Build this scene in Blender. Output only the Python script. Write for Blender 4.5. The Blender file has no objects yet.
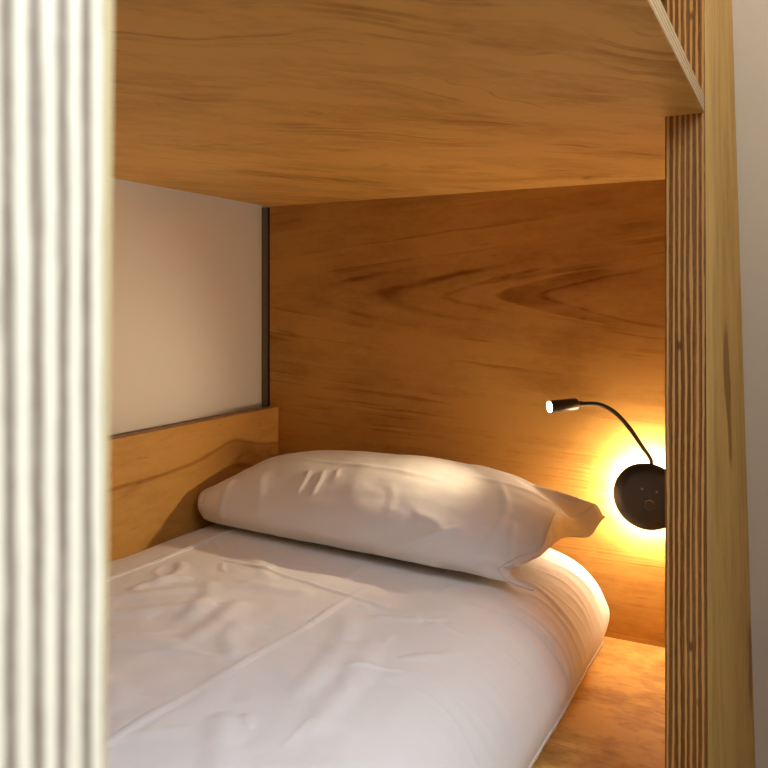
import bpy, bmesh, math, random
import numpy as np
from mathutils import Vector, Matrix, noise

# ------------------------------------------------------------------ camera, light, exposure
S = bpy.context.scene
COL = S.collection
CAM = (1.30, -1.80, 0.742)
FWD = Vector((-0.464, 0.886, 0.0)).normalized()
cd = bpy.data.cameras.new('camera')
cam = bpy.data.objects.new('camera', cd)
COL.objects.link(cam)
cam.location = CAM
cam.rotation_euler = FWD.to_track_quat('-Z', 'Y').to_euler()
cd.sensor_width = 36.0
cd.lens = 794 / 768 * 36.0
cd.shift_y = -80 / 768
cd.clip_start = 0.01
cd.dof.use_dof = True
cd.dof.focus_distance = 1.75
cd.dof.aperture_fstop = 17.0
S.camera = cam

S.view_settings.view_transform = 'Standard'
S.view_settings.look = 'None'
S.view_settings.exposure = 0.0
S.view_settings.gamma = 1.0
S.view_settings.use_curve_mapping = False
S.cycles.use_denoising = True
S.cycles.max_bounces = 10
S.cycles.diffuse_bounces = 6
S.cycles.sample_clamp_indirect = 6.0

W = bpy.data.worlds.new('world')
S.world = W
W.use_nodes = True
W.node_tree.nodes['Background'].inputs[0].default_value = (0.62, 0.74, 1.0, 1)
W.node_tree.nodes['Background'].inputs[1].default_value = 0.8


def light(name, kind, loc, aim, power, color, **kw):
    d = bpy.data.lights.new(name, kind)
    d.energy = power
    d.color = color
    for k, v in kw.items():
        setattr(d, k, v)
    o = bpy.data.objects.new(name, d)
    COL.objects.link(o)
    o.location = loc
    if aim is not None:
        o.rotation_euler = (Vector(aim) - Vector(loc)).to_track_quat('-Z', 'Y').to_euler()
    return o


# daylight through the room's window, and the room's ceiling lamp
light('window_daylight', 'AREA', (2.06, -1.60, 1.75), (0.6, -1.90, 0.3), 18.5, (0.70, 0.83, 1.0),
      shape='RECTANGLE', size=1.1, size_y=0.75, spread=math.radians(100))
light('ceiling_lamp', 'POINT', (1.72, -0.84, 1.85), None, 14, (1.0, 0.94, 0.82), shadow_soft_size=0.09)


# ------------------------------------------------------------------ helpers
def tag(o, label, cat, group=None):
    o['label'] = label
    o['category'] = cat
    if group:
        o['group'] = group
    return o


def empty(name, loc):
    o = bpy.data.objects.new(name, None)
    COL.objects.link(o)
    o.location = loc
    o.empty_display_size = 0.05
    return o


def mesh_obj(name, verts, faces, mat, parent=None, smooth=True):
    me = bpy.data.meshes.new(name)
    if parent is not None:
        off = Vector(parent.matrix_basis.translation)
        p = parent.parent
        while p is not None:
            off += Vector(p.matrix_basis.translation)
            p = p.parent
        verts = [tuple(Vector(v) - off) for v in verts]
    me.from_pydata([tuple(map(float, v)) for v in verts], [], faces)
    me.update()
    bm = bmesh.new()
    bm.from_mesh(me)
    bmesh.ops.recalc_face_normals(bm, faces=bm.faces)
    bm.to_mesh(me)
    bm.free()
    if smooth:
        me.polygons.foreach_set('use_smooth', [True] * len(me.polygons))
    if mat is not None:
        for m in (mat if isinstance(mat, (list, tuple)) else [mat]):
            me.materials.append(m)
    o = bpy.data.objects.new(name, me)
    COL.objects.link(o)
    if parent is not None:
        o.parent = parent
    return o


BOXF = [(0, 1, 3, 2), (4, 6, 7, 5), (0, 4, 5, 1), (2, 3, 7, 6), (0, 2, 6, 4), (1, 5, 7, 3)]
# face order: x-, x+, y-, y+, z-, z+


def box_verts(a, b):
    return [(x, y, z) for x in (a[0], b[0]) for y in (a[1], b[1]) for z in (a[2], b[2])]


def panel(name, a, b, mats, slots, parent=None, bevel=0.0012, warp=None):
    """a board; slots gives the material index for its x-, x+, y-, y+, z-, z+ faces"""
    vs = box_verts(a, b)
    if warp:
        vs = [warp(v) for v in vs]
    o = mesh_obj(name, vs, BOXF, mats, parent, smooth=False)
    me = o.data
    for p in me.polygons:
        n = p.normal
        ax = max(range(3), key=lambda i: abs(n[i]))
        p.material_index = slots[ax * 2 + (1 if n[ax] > 0 else 0)]
    if bevel:
        m = o.modifiers.new('bevel', 'BEVEL')
        m.width = bevel
        m.segments = 2
        m.limit_method = 'ANGLE'
    return o


def boxes(name, lst, mat, parent=None):
    vs, fs = [], []
    for a, b in lst:
        k = len(vs)
        vs += box_verts(a, b)
        fs += [tuple(i + k for i in f) for f in BOXF]
    return mesh_obj(name, vs, fs, mat, parent, smooth=False)


def tube(name, pts, radii, mat, parent=None, seg=20, caps=True):
    pts = [Vector(p) for p in pts]
    if not isinstance(radii, (list, tuple)):
        radii = [radii] * len(pts)
    vs, fs = [], []
    t0 = (pts[1] - pts[0]).normalized()
    up = Vector((0, 0, 1)) if abs(t0.z) < 0.9 else Vector((1, 0, 0))
    n = t0.cross(up).normalized()
    for i, p in enumerate(pts):
        if i == 0:
            t = t0
        elif i == len(pts) - 1:
            t = (pts[-1] - pts[-2]).normalized()
        else:
            t = ((pts[i + 1] - p).normalized() + (p - pts[i - 1]).normalized()).normalized()
        n = (n - t * n.dot(t)).normalized()
        b = t.cross(n)
        for k in range(seg):
            a = 2 * math.pi * k / seg
            vs.append(p + (n * math.cos(a) + b * math.sin(a)) * radii[i])
    for i in range(len(pts) - 1):
        for k in range(seg):
            k2 = (k + 1) % seg
            fs.append((i * seg + k, i * seg + k2, (i + 1) * seg + k2, (i + 1) * seg + k))
    if caps:
        fs.append(tuple(range(seg)))
        fs.append(tuple((len(pts) - 1) * seg + k for k in range(seg)))
    return mesh_obj(name, vs, fs, mat, parent)


def lathe_y(name, cx, cz, prof, mat, parent=None, seg=72):
    """surface of revolution about a line along Y; prof = (radius, y)"""
    vs, fs = [], []
    for r, y in prof:
        for k in range(seg):
            a = 2 * math.pi * k / seg
            vs.append((cx + r * math.cos(a), y, cz + r * math.sin(a)))
    for i in range(len(prof) - 1):
        for k in range(seg):
            k2 = (k + 1) % seg
            fs.append((i * seg + k, i * seg + k2, (i + 1) * seg + k2, (i + 1) * seg + k))
    fs.append(tuple(range(seg)))
    fs.append(tuple((len(prof) - 1) * seg + k for k in range(seg)))
    return mesh_obj(name, vs, fs, mat, parent)


def catmull(P, n, closed=False):
    """P: (m, ...) array -> n resampled points along axis 0"""
    P = np.asarray(P, float)
    m = len(P)
    out = []
    span = m if closed else m - 1
    for i in range(n):
        t = i / (n if closed else n - 1) * span
        k = min(int(t), span - 1)
        f = t - k
        if closed:
            p0, p1, p2, p3 = (P[(k + j) % m] for j in (-1, 0, 1, 2))
        else:
            p0, p1, p2, p3 = P[max(k - 1, 0)], P[k], P[min(k + 1, m - 1)], P[min(k + 2, m - 1)]
        out.append(0.5 * ((2 * p1) + (-p0 + p2) * f + (2 * p0 - 5 * p1 + 4 * p2 - p3) * f * f
                          + (-p0 + 3 * p1 - 3 * p2 + p3) * f ** 3))
    return np.array(out)


# ------------------------------------------------------------------ materials
class NT:
    def __init__(self, name):
        self.m = bpy.data.materials.new(name)
        self.m.use_nodes = True
        self.t = self.m.node_tree
        self.b = self.t.nodes['Principled BSDF']

    def n(self, typ, **kw):
        o = self.t.nodes.new(typ)
        for k, v in kw.items():
            setattr(o, k, v)
        return o

    def val(self, sock, v):
        if isinstance(v, bpy.types.NodeSocket):
            self.t.links.new(v, sock)
        else:
            sock.default_value = v

    def math(self, op, a, b=0.0, c=0.0, clamp=False):
        o = self.n('ShaderNodeMath', operation=op, use_clamp=clamp)
        for i, v in enumerate((a, b, c)):
            self.val(o.inputs[i], v)
        return o.outputs[0]

    def dot(self, v, axis):
        o = self.n('ShaderNodeVectorMath', operation='DOT_PRODUCT')
        self.val(o.inputs[0], v)
        o.inputs[1].default_value = axis
        return o.outputs['Value']

    def xyz(self, x, y, z=0.0):
        o = self.n('ShaderNodeCombineXYZ')
        for i, v in enumerate((x, y, z)):
            self.val(o.inputs[i], v)
        return o.outputs[0]

    def noise(self, vec, scale=1.0, detail=4.0, rough=0.55):
        o = self.n('ShaderNodeTexNoise')
        self.val(o.inputs['Vector'], vec)
        o.inputs['Scale'].default_value = scale
        o.inputs['Detail'].default_value = detail
        o.inputs['Roughness'].default_value = rough
        return o.outputs[0]

    def smooth(self, v, lo, hi):
        o = self.n('ShaderNodeMapRange', interpolation_type='SMOOTHSTEP')
        self.val(o.inputs['Value'], v)
        o.inputs['From Min'].default_value = lo
        o.inputs['From Max'].default_value = hi
        return o.outputs[0]

    def mix(self, f, a, b):
        o = self.n('ShaderNodeMix', data_type='RGBA')
        self.val(o.inputs[0], f)
        for i, v in ((6, a), (7, b)):
            self.val(o.inputs[i], v if isinstance(v, bpy.types.NodeSocket) else (*v, 1))
        return o.outputs[2]

    def bump(self, h, strength, dist=0.001):
        o = self.n('ShaderNodeBump')
        self.val(o.inputs['Height'], h)
        o.inputs['Strength'].default_value = strength
        o.inputs['Distance'].default_value = dist
        self.t.links.new(o.outputs[0], self.b.inputs['Normal'])

    def coord(self):
        return self.n('ShaderNodeTexCoord').outputs['Object']


def plain(name, col, rough=0.6, metal=0.0, spec=0.5):
    a = NT(name)
    c = a.coord()
    nz = a.noise(c, 40.0, 3.0)
    a.val(a.b.inputs['Base Color'], a.mix(a.math('MULTIPLY', nz, 0.25), col, tuple(x * 0.85 for x in col)))
    a.b.inputs['Roughness'].default_value = rough
    a.b.inputs['Metallic'].default_value = metal
    a.b.inputs['Specular IOR Level'].default_value = spec
    return a.m


def wood(name, light_c, dark_c, U, V, v0=0.0, u0=0.0, k=3.5, k2=40.0, vee=(), spots=(), curves=(), mott=0.22, bs=(4.0, 9.0), wf=(2.2, 5.0), e=0.012, rings=5.0, line=0.55,
         bandw=0.45, blotch=0.45, fine=0.35, flecks=0.5, warp=0.05, rough=0.5, seed=0.0, spec=0.25):
    """varnished rotary-cut veneer: arches along U, growth lines, fine pores, blotches"""
    a = NT(name)
    c = a.coord()
    u = a.dot(c, U)
    v = a.dot(c, V)
    w1 = a.noise(a.xyz(a.math('MULTIPLY', u, wf[0]), a.math('MULTIPLY', v, wf[1]), seed), 1.0, 3.0)
    vw = a.math('ADD', v, a.math('MULTIPLY', a.math('SUBTRACT', w1, 0.5), warp))
    dv = a.math('SUBTRACT', vw, v0)
    rad = a.math('SQRT', a.math('ADD', a.math('MULTIPLY', dv, dv), e * e))
    F = a.math('SUBTRACT', a.math('SUBTRACT', u, u0), a.math('MULTIPLY', rad, k))
    F = a.math('SUBTRACT', F, a.math('MULTIPLY', a.math('MULTIPLY', dv, dv), k2))
    w2 = a.noise(a.xyz(a.math('MULTIPLY', u, 9.0), a.math('MULTIPLY', v, 55.0), seed + 3), 1.0, 3.0)
    Fj = a.math('ADD', F, a.math('MULTIPLY', a.math('SUBTRACT', w2, 0.5), 0.05))
    rn = a.noise(a.xyz(a.math('MULTIPLY', Fj, rings), a.math('MULTIPLY', u, 0.7), seed + 7), 1.0, 3.0, 0.6)
    ridge = a.math('ABSOLUTE', a.math('SUBTRACT', rn, 0.5))
    lines = a.math('SUBTRACT', 1.0, a.smooth(ridge, 0.0, 0.045))
    lmask = a.smooth(a.noise(a.xyz(a.math('MULTIPLY', u, 4.0), a.math('MULTIPLY', v, 12.0), seed + 11), 1.0, 2.0), 0.42, 0.66)
    bands = a.smooth(rn, 0.40, 0.62)
    fn = a.noise(a.xyz(a.math('MULTIPLY', u, 9.0), a.math('MULTIPLY', vw, 330.0), seed + 13), 1.0, 3.0, 0.6)
    bl = a.noise(a.xyz(a.math('MULTIPLY', u, bs[0]), a.math('MULTIPLY', v, bs[1]), seed + 17), 1.0, 6.0, 0.62)
    mt = a.noise(a.xyz(a.math('MULTIPLY', u, 38.0), a.math('MULTIPLY', v, 70.0), seed + 37), 1.0, 4.0, 0.65)
    fl = a.smooth(a.noise(a.xyz(a.math('MULTIPLY', u, 26.0), a.math('MULTIPLY', v, 150.0), seed + 23), 1.0, 2.0), 0.62, 0.78)
    fmask = a.smooth(a.noise(a.xyz(a.math('MULTIPLY', u, 6.0), a.math('MULTIPLY', v, 9.0), seed + 29), 1.0, 1.0), 0.5, 0.68)
    t = a.math('MULTIPLY', a.math('MULTIPLY', lines, lmask), line)
    t = a.math('ADD', t, a.math('MULTIPLY', bands, line * bandw))
    t = a.math('ADD', t, a.math('MULTIPLY', a.math('SUBTRACT', a.smooth(bl, 0.3, 0.75), 0.35), blotch))
    t = a.math('ADD', t, a.math('MULTIPLY', a.math('SUBTRACT', fn, 0.5), fine))
    t = a.math('ADD', t, a.math('MULTIPLY', a.math('SUBTRACT', mt, 0.5), mott * 2.0))
    t = a.math('ADD', t, a.math('MULTIPLY', a.math('MULTIPLY', fl, fmask), flecks), 0.0, clamp=True)
    for tip, width, fill, amt in vee:         # a growth arch of its own
        if fill:
            g = a.math('MULTIPLY', a.smooth(Fj, tip, tip + 0.02), a.math('SUBTRACT', 1.0, a.smooth(Fj, tip + 0.04, tip + width)))
        else:
            g = a.math('MULTIPLY', a.smooth(Fj, tip - width, tip), a.math('SUBTRACT', 1.0, a.smooth(Fj, tip, tip + width)))
        g = a.math('MULTIPLY', g, a.math('SUBTRACT', 1.0, a.smooth(u, u0 + tip + 0.20, u0 + tip + 0.42)))
        g = a.math('MULTIPLY', g, a.math('ADD', 0.25, a.math('MULTIPLY', lmask, 0.75)))
        t = a.math('ADD', t, a.math('MULTIPLY', g, amt), 0.0, clamp=True)
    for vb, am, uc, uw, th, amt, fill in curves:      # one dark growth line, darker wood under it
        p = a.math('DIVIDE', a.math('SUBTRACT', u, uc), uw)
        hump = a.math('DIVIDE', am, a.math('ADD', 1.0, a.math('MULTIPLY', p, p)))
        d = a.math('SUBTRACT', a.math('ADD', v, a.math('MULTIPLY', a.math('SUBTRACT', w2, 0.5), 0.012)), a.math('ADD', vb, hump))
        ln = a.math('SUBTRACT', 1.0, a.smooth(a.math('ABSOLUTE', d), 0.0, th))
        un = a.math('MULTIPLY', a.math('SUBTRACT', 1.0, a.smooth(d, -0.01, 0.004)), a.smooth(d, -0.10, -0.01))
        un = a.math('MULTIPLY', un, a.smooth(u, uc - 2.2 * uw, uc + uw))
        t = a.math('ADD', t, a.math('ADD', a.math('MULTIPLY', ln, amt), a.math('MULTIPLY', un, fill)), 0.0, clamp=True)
    for su, sv, ru, rv, amt in spots:          # knots and mineral streaks
        p = a.math('DIVIDE', a.math('SUBTRACT', u, su), ru)
        q = a.math('DIVIDE', a.math('SUBTRACT', vw, sv), rv)
        d = a.math('SQRT', a.math('ADD', a.math('MULTIPLY', p, p), a.math('MULTIPLY', q, q)))
        d = a.math('ADD', d, a.math('MULTIPLY', a.math('SUBTRACT', w2, 0.5), 0.8))
        t = a.math('ADD', t, a.math('MULTIPLY', a.math('SUBTRACT', 1.0, a.smooth(d, 0.35, 1.0)), amt), 0.0, clamp=True)
    a.val(a.b.inputs['Base Color'], a.mix(t, light_c, dark_c))
    a.val(a.b.inputs['Roughness'], a.math('ADD', rough, a.math('MULTIPLY', fn, 0.12)))
    a.b.inputs['Specular IOR Level'].default_value = spec
    a.bump(fn, 0.08, 0.0006)
    return a.m


def plyedge(name, axis, origin, pitch, light_c, dark_c, along=(0, 0, 1), duty=0.5, seed=0.0, void=0.7, outer=None, wobble=0.9):
    """end grain of plywood: plies alternate across the board's thickness"""
    a = NT(name)
    c = a.coord()
    t = a.dot(c, axis)
    s = a.dot(c, along)
    wob = a.noise(a.xyz(a.math('MULTIPLY', s, 3.0), a.math('MULTIPLY', t, 60.0), seed), 1.0, 2.0)
    wob2 = a.noise(a.xyz(a.math('MULTIPLY', s, 30.0), a.math('MULTIPLY', t, 200.0), seed + 2), 1.0, 2.0)
    tt = a.math('DIVIDE', a.math('SUBTRACT', t, origin), pitch)
    tt = a.math('ADD', tt, a.math('MULTIPLY', a.math('SUBTRACT', wob, 0.5), wobble))
    tt = a.math('ADD', tt, a.math('MULTIPLY', a.math('SUBTRACT', wob2, 0.5), 0.25))
    cell = a.math('FLOOR', tt)
    f = a.math('FRACT', tt)
    d = a.math('ABSOLUTE', a.math('SUBTRACT', f, 0.5))
    dark = a.smooth(d, 0.5 - duty / 2 - 0.09, 0.5 - duty / 2 + 0.09)
    per = a.noise(a.xyz(a.math('MULTIPLY', cell, 3.7), a.math('MULTIPLY', s, 1.6), seed + 5), 1.0, 2.0)
    dark = a.math('MULTIPLY', dark, a.math('ADD', 0.45, a.math('MULTIPLY', per, 0.9)), 0.0, clamp=True)
    pores = a.noise(a.xyz(a.math('MULTIPLY', s, 45.0), a.math('MULTIPLY', t, 900.0), seed + 9), 1.0, 3.0)
    pores2 = a.noise(a.xyz(a.math('MULTIPLY', s, 220.0), a.math('MULTIPLY', t, 700.0), seed + 19), 1.0, 3.0)
    dark = a.math('ADD', dark, a.math('MULTIPLY', a.math('SUBTRACT', pores, 0.5), 0.7))
    dark = a.math('ADD', dark, a.math('MULTIPLY', a.math('SUBTRACT', pores2, 0.5), 0.35), 0.0, clamp=True)
    col = a.mix(dark, light_c, dark_c)
    hole = a.noise(a.xyz(a.math('MULTIPLY', s, 16.0), a.math('MULTIPLY', cell, 9.3), seed + 15), 1.0, 1.0)
    hm = a.math('MULTIPLY', a.smooth(hole, 0.70, 0.76), a.math('SUBTRACT', 1.0, a.smooth(d, 0.22, 0.34)))
    col = a.mix(a.math('MULTIPLY', hm, void), col, tuple(x * 0.18 for x in dark_c))
    if outer:
        col = a.mix(a.math('MULTIPLY', a.smooth(t, outer[0], outer[0] + 0.0006), 0.85), col, outer[1])
    a.val(a.b.inputs['Base Color'], col)
    a.b.inputs['Roughness'].default_value = 0.6
    a.b.inputs['Specular IOR Level'].default_value = 0.3
    a.bump(a.math('SUBTRACT', 1.0, dark), 0.15, 0.0006)
    return a.m


def cloth(name, col, weave=0.10):
    a = NT(name)
    c = a.coord()
    n1 = a.noise(c, 6.0, 3.0)
    a.val(a.b.inputs['Base Color'], a.mix(a.math('MULTIPLY', n1, 0.5), col, tuple(x * 0.955 for x in col)))
    a.b.inputs['Roughness'].default_value = 0.85
    a.b.inputs['Specular IOR Level'].default_value = 0.2
    a.b.inputs['Sheen Weight'].default_value = 0.12
    a.b.inputs['Sheen Roughness'].default_value = 0.5
    h = a.noise(c, 900.0, 2.0)
    h2 = a.noise(c, 34.0, 4.0)
    a.bump(a.math('ADD', a.math('MULTIPLY', h, 0.3), h2), weave, 0.0025)
    return a.m


def wallpaint(name, col):
    a = NT(name)
    c = a.coord()
    n1 = a.noise(c, 3.0, 3.0)
    a.val(a.b.inputs['Base Color'], a.mix(n1, col, tuple(x * 0.97 for x in col)))
    a.b.inputs['Roughness'].default_value = 0.9
    a.b.inputs['Specular IOR Level'].default_value = 0.2
    a.bump(a.noise(c, 130.0, 5.0), 0.12, 0.002)
    return a.m


def glow(name, col, strength):
    a = NT(name)
    a.b.inputs['Base Color'].default_value = (*col, 1)
    a.b.inputs['Emission Color'].default_value = (*col, 1)
    a.b.inputs['Emission Strength'].default_value = strength
    return a.m


X3, Y3, Z3 = (1, 0, 0), (0, 1, 0), (0, 0, 1)
HONEY, HONEY_D = (0.54, 0.285, 0.065), (0.24, 0.085, 0.008)
M_head = wood('varnished_ply_head', HONEY, HONEY_D, X3, Z3, v0=1.222, u0=0.05, k=3.0, k2=25.0, rings=2.6, warp=0.03, line=0.45, fine=0.3, blotch=0.55, seed=1.7,
              vee=((.267, .07, False, .9), (.563, .24, True, .7), (.04, .06, False, .7)))
M_deck = wood('varnished_ply_deck', (0.70, 0.42, 0.115), (0.38, 0.17, 0.025), (0.62, 0.78, 0), (0.78, -0.62, 0), v0=0.75, k=3.0, k2=6.0,
              warp=0.42, wf=(1.6, 2.4), rings=2.2, line=0.6, bandw=0.22, fine=0.35, blotch=0.6, bs=(4.0, 11.0), mott=0.3, flecks=0.5, seed=5.2)
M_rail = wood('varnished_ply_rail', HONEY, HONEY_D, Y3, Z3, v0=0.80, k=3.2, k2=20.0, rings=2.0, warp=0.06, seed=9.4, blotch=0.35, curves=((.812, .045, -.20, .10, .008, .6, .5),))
M_base = wood('varnished_ply_base', (0.62, 0.37, 0.105), (0.26, 0.11, 0.018), X3, Y3, v0=-0.55, k=2.0, rings=5.0, warp=0.25, blotch=1.2, bs=(7.0, 9.0), mott=0.4,
              flecks=0.9, line=0.25, seed=12.1)
M_face = wood('varnished_ply_face', (0.62, 0.39, 0.11), (0.30, 0.14, 0.02), Z3, Y3, v0=-0.30, k=6.0, rings=1.6, warp=0.12, seed=15.0,
              line=0.4, blotch=0.5, flecks=0.2, spots=((1.07, -.20, .13, .045, 1.3), (.95, -.19, .07, .03, .8), (.46, -.02, .12, .05, 1.0)))
M_edge_wing = plyedge('ply_edge_brown', X3, 1.128, 0.0079, (0.72, 0.40, 0.135), (0.19, 0.075, 0.015), duty=0.62, seed=2.0)
M_edge_foot = plyedge('ply_edge_pale', Y3, -1.6885, 0.0054, (0.76, 0.66, 0.475), (0.21, 0.15, 0.10), duty=0.50, seed=4.0, void=0.4, wobble=0.6, outer=(-1.6897, (.58, .44, .20)))
M_edge_deck = plyedge('ply_edge_deck', Z3, 1.011, 0.0055, (0.52, 0.36, 0.18), (0.24, 0.13, 0.05), along=Y3, seed=6.0)
M_edge_base = plyedge('ply_edge_base', Z3, -0.025, 0.0055, (0.52, 0.36, 0.18), (0.24, 0.13, 0.05), along=Y3, seed=8.0)
M_edge_rail = plyedge('ply_edge_rail', X3, 0.0, 0.0055, (0.50, 0.30, 0.12), (0.22, 0.10, 0.03), along=Y3, seed=10.0)
M_edge_head = plyedge('ply_edge_head', Y3, 0.0, 0.0055, (0.50, 0.30, 0.12), (0.22, 0.10, 0.03), seed=14.0)
M_sheet = cloth('white_cotton_sheet', (0.77, 0.745, 0.71))
M_case = cloth('white_cotton_pillowcase', (0.77, 0.745, 0.71))
M_black = plain('satin_black_plastic', (0.012, 0.011, 0.011), 0.32)
M_neck = plain('black_rubber_neck', (0.02, 0.019, 0.018), 0.4)
M_chrome = plain('bright_trim', (0.6, 0.58, 0.55), 0.25, 1.0)
M_button = plain('grey_button', (0.22, 0.21, 0.20), 0.4)
M_halo = glow('warm_halo_diffuser', (1.0, 0.79, 0.55), 250.0)
M_lens = glow('led_lens', (1.0, 0.86, 0.66), 170.0)
M_wall = wallpaint('white_wall_paint', (0.78, 0.75, 0.71))
M_floor = wood('floor_boards', (0.42, 0.30, 0.18), (0.22, 0.14, 0.07), Y3, X3, seed=20.0)
M_white = plain('white_gloss_paint', (0.8, 0.8, 0.78), 0.4)

# ------------------------------------------------------------------ the room
FZ, CZ, ZD = -0.46, 2.40, 1.011     # floor, ceiling, underside of the upper deck
RX, LY, FX = -0.03, -4.2, 2.12


def struct(o):
    o['kind'] = 'structure'
    return o


struct(boxes('wall_back', [((RX - 0.1, LY, FZ), (RX, 0.12, CZ))], M_wall))
struct(boxes('wall_right', [((RX, 0.021, FZ), (FX, 0.12, CZ))], M_wall))
struct(boxes('wall_left', [((RX, LY - 0.1, FZ), (FX, LY, CZ))], M_wall))
wy0, wy1, wz0, wz1 = -2.20, -1.00, 1.33, 2.17
struct(boxes('wall_front', [((FX, LY, FZ), (FX + 0.1, wy0, CZ)), ((FX, wy1, FZ), (FX + 0.1, 0.12, CZ)),
                            ((FX, wy0, FZ), (FX + 0.1, wy1, wz0)), ((FX, wy0, wz1), (FX + 0.1, wy1, CZ))], M_wall))
struct(boxes('window_1', [((FX, wy0, wz0), (FX + 0.06, wy0 + 0.05, wz1)), ((FX, wy1 - 0.05, wz0), (FX + 0.06, wy1, wz1)),
                          ((FX, wy0 + 0.05, wz0), (FX + 0.06, wy1 - 0.05, wz0 + 0.05)),
                          ((FX, wy0 + 0.05, wz1 - 0.05), (FX + 0.06, wy1 - 0.05, wz1))], M_white))
struct(boxes('floor', [((RX - 0.1, LY - 0.1, FZ - 0.1), (FX + 0.1, 0.12, FZ))], M_floor))
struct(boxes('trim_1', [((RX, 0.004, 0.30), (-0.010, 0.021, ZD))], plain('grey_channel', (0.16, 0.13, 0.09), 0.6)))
struct(boxes('gap_shade_strip', [((-0.010, 0.008, 0.30), (-0.0005, 0.021, ZD))], plain('dark_gap_shade', (0.015, 0.013, 0.011), 0.8)))  # near-black strip standing in for the shade in the gap beside the headboard
struct(boxes('rail_shade_strip', [((RX, -1.688, 0.42), (-0.0005, 0.004, 0.452))], plain('dark_rail_shade', (0.05, 0.035, 0.022), 0.8)))  # shade between wall and rail, put in as a dark coloured strip
struct(boxes('ceiling', [((RX - 0.1, LY - 0.1, CZ), (FX + 0.1, 0.12, CZ + 0.1))], M_wall))

# ------------------------------------------------------------------ the bunk
XF, XI = 1.181, 1.128          # outer and inner face of the front boards
bunk = tag(empty('bunk_bed', (0, 0, FZ)), 'built-in plywood bunk bed with honey varnished boards and striped cut edges', 'bunk bed')

headb = panel('headboard', (0.0, 0.0, -0.025), (XI, 0.020, 1.95), [M_head, M_edge_head], (1, 1, 0, 0, 1, 1), bunk)
headb['label'] = 'wide reddish brown plywood headboard panel behind the pillow'


def foot_warp(v):
    x, y, z = v
    return (x, y + (0.012 * (z - 0.742) if y > -1.72 else 0.0), z)


footp = panel('foot_panel', (0.0, -1.745, FZ), (XF, -1.6870, 1.95), [M_face, M_edge_foot], (1, 1, 0, 0, 1, 1), bunk, warp=foot_warp)
footp['label'] = 'pale striped plywood edge of the foot end panel, close and blurred'


def wing_warp(v):
    x, y, z = v
    if x > 1.15:
        g = (1.36 - z) / 1.56
        x += (-0.007 + 0.044 * g) if y > -0.3 else (0.006 * g)
    return (x, y, z)


wing = panel('front_panel', (XI, -0.600, FZ), (XF, 0.020, 1.95), [M_face, M_edge_wing], (0, 0, 1, 1, 1, 1), bunk, warp=wing_warp)
wing['label'] = 'upright plywood front panel with a dark brown striped edge at the right of the opening'

vs = [(0, -1.6880), (XF, -1.6880), (XF, -0.601), (XI, -0.601), (XI, 0.0), (0, 0.0)]
nv = len(vs)
deckv = [(x, y, ZD) for x, y in vs] + [(x, y, ZD + 0.025) for x, y in vs]
deckf = [tuple(range(nv)), tuple(range(nv, 2 * nv))] + [(i, (i + 1) % nv, nv + (i + 1) % nv, nv + i) for i in range(nv)]
deck = mesh_obj('upper_deck', deckv, deckf, [M_deck, M_edge_deck], bunk, smooth=False)
for p in deck.data.polygons:
    p.material_index = 0 if abs(p.normal.z) > 0.5 else 1
mo = deck.modifiers.new('bevel', 'BEVEL')
mo.width = 0.001
mo.segments = 2
deck['label'] = 'plywood underside of the upper bunk with swirling grain'

panel('lower_deck', (0.0, -1.6880, -0.025), (XI, 0.0, 0.0), [M_base, M_edge_base], (1, 1, 1, 1, 0, 0), bunk)
panel('back_rail', (0.0, -1.6880, 0.0), (0.030, 0.0, 0.459), [M_rail, M_edge_rail], (0, 0, 1, 1, 1, 1), bunk)

# ------------------------------------------------------------------ mattress
PROF = [(.034, .002), (.033, .10), (.033, .185), (.040, .208), (.07, .215), (.15, .215), (.30, .211), (.60, .207), (.76, .204), (.82, .197), (.87, .176),
        (.909, .142), (.931, .105), (.939, .075), (.930, .035), (.912, .002)]


def fbm(x, y, z=0.0, o=3):
    return noise.fractal(Vector((x, y, z)), 1.0, 2.0, o)


Y0, Y1 = -1.670, -0.018
prof = catmull(PROF, 90)
ny = 150
vs, fs = [], []
R = 0.055
for j in range(ny):
    f = j / (ny - 1)
    y = Y0 + (Y1 - Y0) * (0.5 - 0.5 * math.cos(math.pi * f))
    de = min(y - Y0, Y1 - y)
    ins = R * (1 - math.sqrt(max(0.0, 1 - ((R - de) / R) ** 2))) if de < R else 0.0
    for i, (x, z) in enumerate(prof):
        ax = max(0.0, (x - 0.80) / 0.13)
        zz = z - ins * min(1.0, max(0.0, (z - 0.05) / 0.12))
        xx = x - ins * 0.9 * ax
        s = min(1.0, z / 0.05)
        vs.append((xx + s * ax * 0.004 * fbm(y * 9, z * 6, 2.0), y, zz + s * 0.0025 * fbm(xx * 7, y * 7)))
npf = len(prof)
for j in range(ny - 1):
    for i in range(npf - 1):
        fs.append((j * npf + i, j * npf + i + 1, (j + 1) * npf + i + 1, (j + 1) * npf + i))
    fs.append((j * npf + npf - 1, j * npf, (j + 1) * npf, (j + 1) * npf + npf - 1))
fs.append(tuple(range(npf)))
fs.append(tuple((ny - 1) * npf + i for i in range(npf)))
matt = mesh_obj('mattress', vs, fs, M_sheet)
tag(matt, 'thick mattress in a white fitted sheet lying on the plywood lower bunk', 'mattress')


# ------------------------------------------------------------------ top sheet
def stroke(P, pts, w, amp):
    """raise the points P (n,k) along a polyline with a gaussian section, fading at its ends"""
    q = np.asarray(pts, float)
    k = q.shape[1]
    near = np.all((P[:, :k] > q.min(0) - 4 * w - .03) & (P[:, :k] < q.max(0) + 4 * w + .03), axis=1)
    out = np.zeros(len(P))
    if near.any():
        out[near] = stroke_near(P[near], pts, w, amp)
    return out


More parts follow.
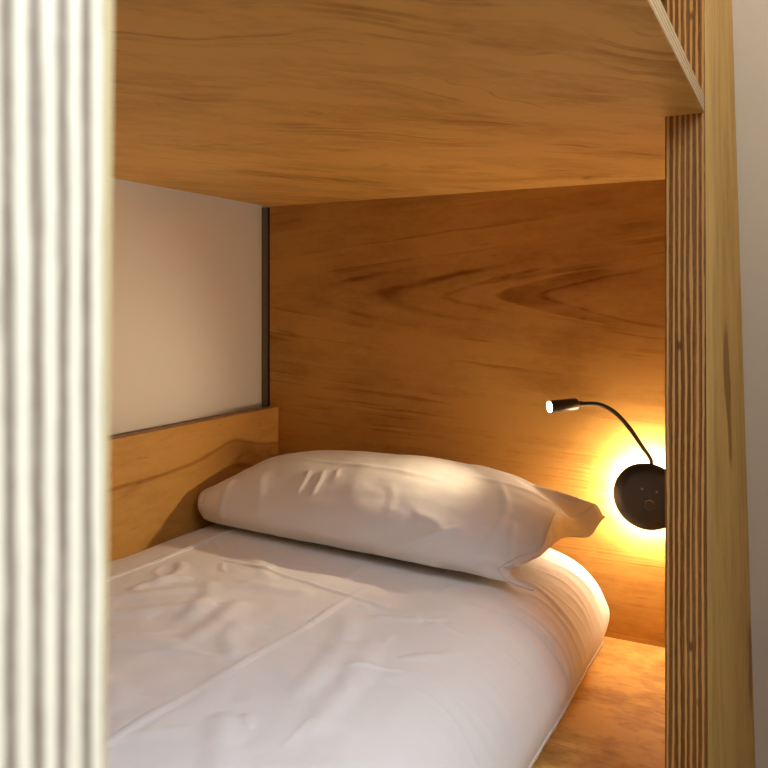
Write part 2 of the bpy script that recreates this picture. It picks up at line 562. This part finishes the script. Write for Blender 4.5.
def stroke_near(P, pts, w, amp):
    pts = catmull(pts, 24) if len(pts) > 2 else np.linspace(pts[0], pts[1], 24)
    k = pts.shape[1]
    best = np.full(len(P), 1e9)
    bt = np.zeros(len(P))
    n = len(pts) - 1
    for i in range(n):
        a, b = pts[i], pts[i + 1]
        ab = b - a
        t = np.clip(((P[:, :k] - a) @ ab) / max(1e-12, ab @ ab), 0, 1)
        d = np.linalg.norm(P[:, :k] - (a + t[:, None] * ab), axis=1)
        m = d < best
        best[m] = d[m]
        bt[m] = (i + t[m]) / n
    fade = np.clip(np.minimum(bt, 1 - bt) / 0.22, 0, 1)
    fade = fade * fade * (3 - 2 * fade)
    return amp * fade * np.exp(-(best / w) ** 2)


SH = [(.139, .2185), (.30, .2155), (.60, .2115), (.76, .2085), (.822, .2015), (.876, .181), (.916, .147), (.938, .108), (.945, .078), (.938, .042)]
sp = catmull(SH, 420)
# outward normals of the section
tg = np.gradient(sp, axis=0)
nrm = np.stack([-tg[:, 1], tg[:, 0]], 1)
nrm /= np.linalg.norm(nrm, axis=1)[:, None]
arc = np.concatenate([[0], np.cumsum(np.linalg.norm(np.diff(sp, axis=0), axis=1))])
ns, nyy = len(sp), 520
ys = np.linspace(-1.655, -0.150, nyy)
AA, YY = np.meshgrid(arc, ys)
XX = np.broadcast_to(sp[:, 0], AA.shape)
ZZ = np.broadcast_to(sp[:, 1], AA.shape)
P2 = np.stack([XX.ravel(), YY.ravel()], 1)          # strokes are drawn in plan (x, y)
H = np.zeros(len(P2))
# ironed creases
H += stroke(P2, np.array([(.567, -1.50), (.567, -1.11), (.573, -.93), (.585, -.70), (.585, -.45)]), .0042, .0052)
H *= np.array([0.62 + 0.7 * fbm(x_ * 3, y_ * 7, 9.0, 2) for x_, y_ in P2])
H += stroke(P2, np.array([(.20, -.50), (.46, -.539), (.66, -.575), (.88, -.615)]), .0045, .0034)
H += stroke(P2, np.array([(.567, -1.50), (.567, -1.11), (.573, -.93), (.585, -.70), (.585, -.45)]), .05, .002)
rng = random.Random(4)
for (a, b, w, h) in [
        ((.20, -.80), (.32, -.66), .016, .006), ((.23, -.86), (.40, -.70), .018, .006), ((.22, -.74), (.27, -.62), .012, .006),
        ((.30, -.62), (.40, -.80), .018, .005), ((.42, -.66), (.46, -.86), .020, .006), ((.36, -.60), (.52, -.58), .016, .004),
        ((.48, -.74), (.56, -.86), .016, .005), ((.30, -.95), (.48, -.86), .020, .006), ((.62, -.62), (.70, -.92), .022, .006),
        ((.70, -.68), (.76, -.98), .024, .006), ((.64, -.98), (.74, -1.12), .02, .005), ((.40, -1.0), (.52, -1.05), .02, .004),
        ((.28, -.44), (.44, -.60), .02, .004), ((.62, -.45), (.80, -.52), .018, .003), ((.22, -1.1), (.45, -1.2), .03, .006),
        ((.66, -.72), (.80, -.80), .02, .003), ((.18, -.56), (.24, -.70), .012, .005), ((.16, -.92), (.26, -1.02), .014, .006)]:
    mid = ((a[0] + b[0]) / 2 + rng.uniform(-.02, .02), (a[1] + b[1]) / 2 + rng.uniform(-.02, .02))
    H += stroke(P2, np.array([a, mid, b]), w, h)
for _ in range(70):
    x0, y0 = rng.uniform(.18, .80), rng.uniform(-1.3, -.44)
    an = rng.choice((rng.uniform(.2, .9), rng.uniform(2.0, 2.7), rng.uniform(1.2, 1.9)))
    ln = rng.uniform(.03, .13)
    dx, dy = math.cos(an) * ln / 2, math.sin(an) * ln / 2
    bx, by = rng.uniform(-.012, .012), rng.uniform(-.012, .012)
    H += stroke(P2, np.array([(x0 - dx, y0 - dy), (x0 + bx, y0 + by), (x0 + dx, y0 + dy)]), rng.uniform(.005, .012),
                rng.uniform(.0008, .0026) * rng.choice((1, 1, -1)))
# folds that run down the front side of the bed
side = np.clip((AA.ravel() - 0.60) / 0.17, 0, 1)
side = side * side * (3 - 2 * side)
low = np.clip((AA.ravel() - 0.74) / 0.12, 0, 1)
yv = YY.ravel()
av = AA.ravel()
y = -0.13
while y > -1.62:
    amp = rng.uniform(.0012, .0046) * (1.0 if y > -.6 else .45)
    w = rng.uniform(.0045, .011)
    lean = rng.uniform(-.10, .10) + 0.22 * (y + .45)
    top = rng.uniform(.60, .73)
    yc = y + lean * (av - .74) + 0.006 * np.sin(av * 30 + y * 40)
    on = np.clip((av - top) / 0.10, 0, 1)
    on = on * on * (3 - 2 * on)
    H += on * (1 - 0.75 * low) * amp * np.exp(-((yv - yc) / w) ** 2)
    y -= rng.uniform(.016, .045)
soft = np.array([0.0045 * fbm(x * 5, yy * 4, 1.3, 3) + 0.0016 * fbm(x * 16, yy * 13, 5.0, 3) for x, yy in P2])
H += soft * (1 - 0.6 * low)
# the hem along the wall rises and dips a little
H += np.exp(-(av / 0.012) ** 2) * np.array([0.002 + 0.004 * abs(fbm(yy * 12, 0.0, 3.0)) for yy in yv])
hemw = np.array([0.006 * fbm(yy * 6, 8.0, 2.0) for yy in yv]) * np.exp(-av / 0.05)
NX = np.broadcast_to(nrm[:, 0], AA.shape).ravel()
NZ = np.broadcast_to(nrm[:, 1], AA.shape).ravel()
under = np.clip((YY.ravel() + 0.42) / 0.08, 0, 1) * (1 - side)
H *= 1 - 0.85 * under
H = np.maximum(H, -0.002)
vx = XX.ravel() + NX * H + hemw
vz = ZZ.ravel() + NZ * H
fs = [(j * ns + i, j * ns + i + 1, (j + 1) * ns + i + 1, (j + 1) * ns + i) for j in range(nyy - 1) for i in range(ns - 1)]
sheet = mesh_obj('flat_sheet', list(zip(vx, yv, vz)), fs, M_sheet)
so = sheet.modifiers.new('solid', 'SOLIDIFY')
so.thickness = 0.0022
so.offset = 1.0
tag(sheet, 'white cotton top sheet spread over the mattress with ironed fold lines', 'bed sheet')

# hem bands: raised double cloth along the wall side and along the lower front edge
V3 = np.stack([vx, yv, vz], 1).reshape(nyy, ns, 3)
N3 = np.stack([NX, np.zeros_like(NX), NZ], 1).reshape(nyy, ns, 3)


def band(name, i0, i1, lift):
    vs_, n_ = [], i1 - i0
    for j in range(nyy):
        for i in range(i0, i1):
            vs_.append(V3[j, i] + N3[j, i] * lift)
    f_ = [(j * n_ + i, j * n_ + i + 1, (j + 1) * n_ + i + 1, (j + 1) * n_ + i) for j in range(nyy - 1) for i in range(n_ - 1)]
    o = mesh_obj(name, vs_, f_, M_sheet, sheet)
    m = o.modifiers.new('solid', 'SOLIDIFY')
    m.thickness = 0.0016
    m.offset = 1.0
    return o


band('hem', 0, 7, 0.0022)
band('hem', ns - 17, ns, 0.0022)

# ------------------------------------------------------------------ pillow
# cross-sections from the closed left end to the open mouth: each a loop of twelve points
# back seam, back up, top back, ridge, front up, front mid, front low, front seam, under front, under mid, under back, back under
STN = [
    [(.042, -.06, .232), (.038, -.10, .262), (.036, -.16, .285), (.034, -.24, .298), (.033, -.31, .293), (.036, -.328, .262), (.041, -.315, .232), (.045, -.298, .214),
     (.048, -.292, .212), (.05, -.22, .222), (.048, -.14, .226), (.045, -.09, .226)],
    [(.060, -.05, .232), (.060, -.075, .275), (.060, -.14, .312), (.058, -.24, .325), (.056, -.320, .312), (.054, -.342, .270), (.052, -.326, .232), (.052, -.304, .214),
     (.054, -.292, .211), (.060, -.21, .213), (.060, -.13, .216), (.060, -.08, .218)],
    [(.100, -.045, .236), (.100, -.065, .290), (.100, -.12, .338), (.098, -.215, .352), (.096, -.305, .332), (.094, -.345, .285), (.092, -.340, .240), (.092, -.315, .216),
     (.094, -.290, .211), (.10, -.20, .210), (.10, -.12, .211), (.10, -.07, .214)],
    [(.17, -.04, .240), (.17, -.055, .305), (.17, -.11, .358), (.17, -.19, .378), (.17, -.285, .352), (.17, -.343, .300), (.17, -.352, .250), (.17, -.328, .219),
     (.17, -.29, .211), (.17, -.20, .210), (.17, -.12, .210), (.17, -.065, .213)],
    [(.30, -.035, .240), (.30, -.05, .315), (.30, -.10, .370), (.30, -.165, .391), (.30, -.265, .366), (.30, -.338, .312), (.30, -.362, .258), (.30, -.342, .221),
     (.30, -.30, .211), (.30, -.20, .210), (.30, -.12, .210), (.30, -.06, .213)],
    [(.48, -.035, .240), (.48, -.05, .315), (.48, -.10, .375), (.48, -.165, .398), (.48, -.265, .372), (.48, -.345, .315), (.48, -.372, .258), (.48, -.350, .221),
     (.48, -.31, .211), (.48, -.20, .210), (.48, -.12, .210), (.48, -.06, .213)],
    [(.64, -.035, .240), (.64, -.05, .310), (.64, -.10, .370), (.64, -.165, .389), (.64, -.265, .362), (.64, -.345, .305), (.64, -.374, .252), (.64, -.356, .219),
     (.64, -.31, .211), (.64, -.20, .210), (.64, -.12, .210), (.64, -.06, .213)],
    [(.75, -.045, .245), (.75, -.055, .300), (.75, -.10, .352), (.75, -.165, .370), (.755, -.265, .346), (.755, -.342, .294), (.75, -.372, .245), (.745, -.360, .217),
     (.745, -.31, .212), (.745, -.20, .213), (.75, -.12, .216), (.75, -.07, .222)],
    [(.815, -.065, .262), (.818, -.080, .310), (.800, -.118, .344), (.822, -.150, .331), (.832, -.205, .336), (.838, -.262, .325), (.838, -.322, .280), (.795, -.364, .236),
     (.79, -.362, .214), (.785, -.31, .211), (.78, -.21, .213), (.795, -.14, .226), (.812, -.09, .248)],
    [(.880, -.085, .282), (.908, -.106, .308), (.914, -.120, .317), (.884, -.158, .294), (.866, -.212, .319), (.866, -.262, .312), (.858, -.315, .272), (.800, -.356, .238),
     (.838, -.366, .212), (.795, -.31, .211), (.785, -.22, .212), (.81, -.15, .226), (.868, -.108, .262)],
    [(.934, -.116, .287), (.938, -.124, .291), (.929, -.138, .276), (.917, -.165, .256), (.884, -.205, .262), (.8765, -.252, .268), (.858, -.300, .254), (.818, -.344, .228),
     (.874, -.368, .2085), (.785, -.318, .2070), (.77, -.22, .210), (.795, -.15, .224), (.895, -.119, .268)],
]
STN = [q if len(q) == 13 else q[:3] + [tuple(0.5 * (np.array(q[2]) + np.array(q[3])) + np.array((0, 0, .006)))] + q[3:] for q in STN]
STN = np.array(STN)
STN[:, :, 2] = 0.2195 + (STN[:, :, 2] - 0.205) * 0.895
STN[0:2, :, 0] += .010
STN[2, :, 0] += .005
STN[:, :, 1] += np.minimum(0, STN[:, :, 1] + 0.2) * 0.19
for q, f_ in ((1, .90), (2, .92), (3, .96)):
    STN[q, :, 2] = 0.2195 + (STN[q, :, 2] - 0.2195) * f_
NV, NU = 300, 340
L1 = np.stack([catmull(s, NV, closed=True) for s in STN])             # stations x NV x 3
xs = [0]
for i in range(1, len(STN)):
    xs.append(xs[-1] + np.linalg.norm(STN[i].mean(0) - STN[i - 1].mean(0)))
xs = np.array(xs) / xs[-1]
# smooth station parameter: piecewise by arc length
tt = np.interp(np.linspace(0, 1, NU), xs, np.linspace(0, 1, len(STN)))


def catmull_at(P, t):
    m = len(P)
    q = t * (m - 1)
    k = min(int(q), m - 2)
    f = q - k
    p0, p1, p2, p3 = P[max(k - 1, 0)], P[k], P[k + 1], P[min(k + 2, m - 1)]
    return 0.5 * ((2 * p1) + (-p0 + p2) * f + (2 * p0 - 5 * p1 + 4 * p2 - p3) * f * f + (-p0 + 3 * p1 - 3 * p2 + p3) * f ** 3)


G = np.stack([catmull_at(L1, t) for t in tt])                          # NU x NV x 3
du = np.gradient(G, axis=0)
dv = (np.roll(G, -1, 1) - np.roll(G, 1, 1)) / 2
N = np.cross(du, dv)
N /= np.maximum(1e-9, np.linalg.norm(N, axis=2))[..., None]
cen = G.mean(1, keepdims=True)
if ((G - cen) * N).sum() < 0:
    N = -N
P = G.reshape(-1, 3)
Hp = np.array([0.0030 * fbm(p[0] * 7, p[1] * 9, p[2] * 9, 3) + 0.0006 * fbm(p[0] * 20, p[1] * 26, p[2] * 26 + 4, 3) for p in P])
PW = [  # wrinkles: points on the cloth, width, height
    ([(.315, -.275, .352), (.325, -.315, .330), (.33, -.345, .305)], .006, .0030),
    ([(.35, -.270, .358), (.362, -.310, .335), (.366, -.345, .308)], .006, .0034),
    ([(.38, -.265, .362), (.395, -.295, .345)], .006, .0022),
    ([(.18, -.215, .368), (.32, -.235, .372), (.48, -.245, .372), (.64, -.25, .362)], .0055, .0030),
    ([(.078, -.33, .322), (.070, -.362, .285), (.066, -.350, .240)], .0055, -.0055),
    ([(.12, -.31, .330), (.14, -.36, .290), (.145, -.375, .250)], .011, .0045),
    ([(.19, -.29, .345), (.23, -.35, .305), (.26, -.378, .260)], .013, .0035),
    ([(.56, -.395, .250), (.64, -.385, .272), (.73, -.355, .305)], .0065, .0050),
    ([(.52, -.400, .238), (.62, -.400, .240), (.70, -.395, .248)], .0065, .0040),
    ([(.60, -.345, .310), (.66, -.355, .300), (.70, -.375, .270)], .009, .0025),
    ([(.52, -.29, .355), (.55, -.325, .335), (.56, -.36, .300)], .010, .0015),
    ([(.735, -.20, .362), (.775, -.27, .343), (.785, -.33, .305), (.760, -.385, .255)], .0085, .0055),
    ([(.80, -.395, .230), (.812, -.365, .262), (.805, -.31, .318)], .0055, .0060),
    ([(.83, -.37, .240), (.852, -.345, .265), (.858, -.305, .300)], .006, .0060),
    ([(.845, -.365, .245), (.866, -.330, .262), (.870, -.285, .300)], .005, .0040),
    ([(.75, -.385, .250), (.80, -.375, .255), (.84, -.355, .250)], .006, .0050),
    ([(.66, -.21, .372), (.76, -.20, .358), (.83, -.19, .340), (.89, -.195, .300)], .006, .0042),
    ([(.62, -.16, .384), (.74, -.13, .364), (.82, -.12, .345), (.91, -.122, .316)], .006, .0045),
]
for pts, w, h in PW:
    line = catmull(np.array(pts), 14)                     # laid onto the cloth
    line = np.array([P[np.argmin(((P - q_) ** 2).sum(1))] for q_ in line])
    line[1:-1] = (line[:-2] + line[1:-1] * 2 + line[2:]) / 4
    Hp += stroke(P, line, w * 1.15, h * 0.85)
# keep the underside flat
flat = np.clip((P[:, 2] - 0.212) / 0.03, 0, 1)
P = P + N.reshape(-1, 3) * (Hp * (0.15 + 0.85 * flat))[:, None]
P[:, 1] = np.minimum(P[:, 1], -0.012)
fs = [(j * NV + i, j * NV + (i + 1) % NV, (j + 1) * NV + (i + 1) % NV, (j + 1) * NV + i) for j in range(NU - 1) for i in range(NV)]
fs.append(tuple(range(NV)))
pil = mesh_obj('pillow', P, fs, M_case)
so = pil.modifiers.new('solid', 'SOLIDIFY')
so.thickness = 0.0016
so.offset = -1.0
tag(pil, 'long white pillow at the head of the bed, its case open on the right', 'pillow')
# stitched hem round the mouth of the case
GP = P.reshape(NU, NV, 3)
i0 = NU - 10
hv = (GP[i0:] + N[i0:] * 0.0004).reshape(-1, 3)
nh = NU - i0
hf = [(j * NV + i, j * NV + (i + 1) % NV, (j + 1) * NV + (i + 1) % NV, (j + 1) * NV + i) for j in range(nh - 1) for i in range(NV)]
hm = mesh_obj('hem', hv, hf, M_case, pil)
m = hm.modifiers.new('solid', 'SOLIDIFY')
m.thickness = 0.0014
m.offset = 1.0

# ------------------------------------------------------------------ reading lamp
LX, LZ = 1.012, 0.331
lamp = tag(empty('wall_lamp', (LX, 0.0, LZ)), 'round black wall lamp with glowing rim and bendy reading arm on the headboard', 'lamp')
lathe_y('back_plate', LX, LZ, [(.048, -0.0005), (.048, -.033)], M_black, lamp)
disc = lathe_y('disc', LX, LZ, [(.0700, -.0325), (.0715, -.0335), (.0722, -.037), (.071, -.0405), (.068, -.0425), (.05, -.0443), (.02, -.0450), (.001, -.0451)], M_black, lamp)
hp = []
for k in range(13):
    a = math.pi * k / 12
    hp.append((.0680 + .003 * math.sin(a), -.019 - .0125 * (k / 12)))
halo = lathe_y('halo_ring', LX, LZ, [(.046, -.019)] + hp + [(.046, -.0315)], M_halo, lamp)
halo['label'] = 'glowing warm white ring behind the disc'
for dx, dz in ((-.010, .017), (.020, .014)):
    lathe_y('button', LX + dx, LZ + dz, [(.0026, -.0435), (.0026, -.0462), (.0016, -.0468)], M_button, lamp, seg=20)
sw = lathe_y('switch', LX + .006, LZ - .016, [(.0115, -.0435), (.0115, -.0455), (.0105, -.0460), (.002, -.0460)], M_black, lamp, seg=40)
arcp = [(LX + .006 + .0108 * math.cos(a), -.0461, LZ - .016 + .0108 * math.sin(a)) for a in np.linspace(math.radians(35), math.radians(150), 14)]
tr = tube('switch_rim', arcp, .0007, M_chrome, sw, seg=8)

# head of the reading arm
n = Vector((-0.74, -0.66, -0.06)).normalized()
hs = Vector((.871, -.072, .524))
L = .066
neck = catmull([(LX + .008, -.034, LZ + .062), (LX + .006, -.036, LZ + .080), (LX - .010, -.038, LZ + .104), (.975, -.041, .475), (.945, -.045, .507),
                (.912, -.055, .524), tuple(hs - n * -0.002)], 60)
nk = tube('gooseneck', neck, .0048, M_neck, lamp, seg=16)
nk['label'] = 'thin black bendy arm curving up from the disc'
r = .0135
head = tube('lamp_head', [hs + n * a for a in (-.002, 0.0, .003, .006, L - .002, L)], [.006, r - .003, r - .0008, r, r, r - .001], M_black, lamp, seg=32)
head['label'] = 'small black cylinder spotlight head'
lens = tube('lens', [hs + n * (L - .001), hs + n * (L + .0012), hs + n * (L + .0022)], [r - .002, r - .002, r - .004], M_lens, head, seg=32)
lens['label'] = 'bright white lens of the reading light'
tube('collar', [hs - n * .012, hs - n * .010, hs - n * .001], [.0050, .0062, .0062], M_black, lamp, seg=20)
tip = hs + n * (L + .006)
beam = light('reading_beam', 'SPOT', tip, tip + n, 13, (1.0, 0.78, 0.50), spot_size=math.radians(92), spot_blend=1.0, shadow_soft_size=0.008)
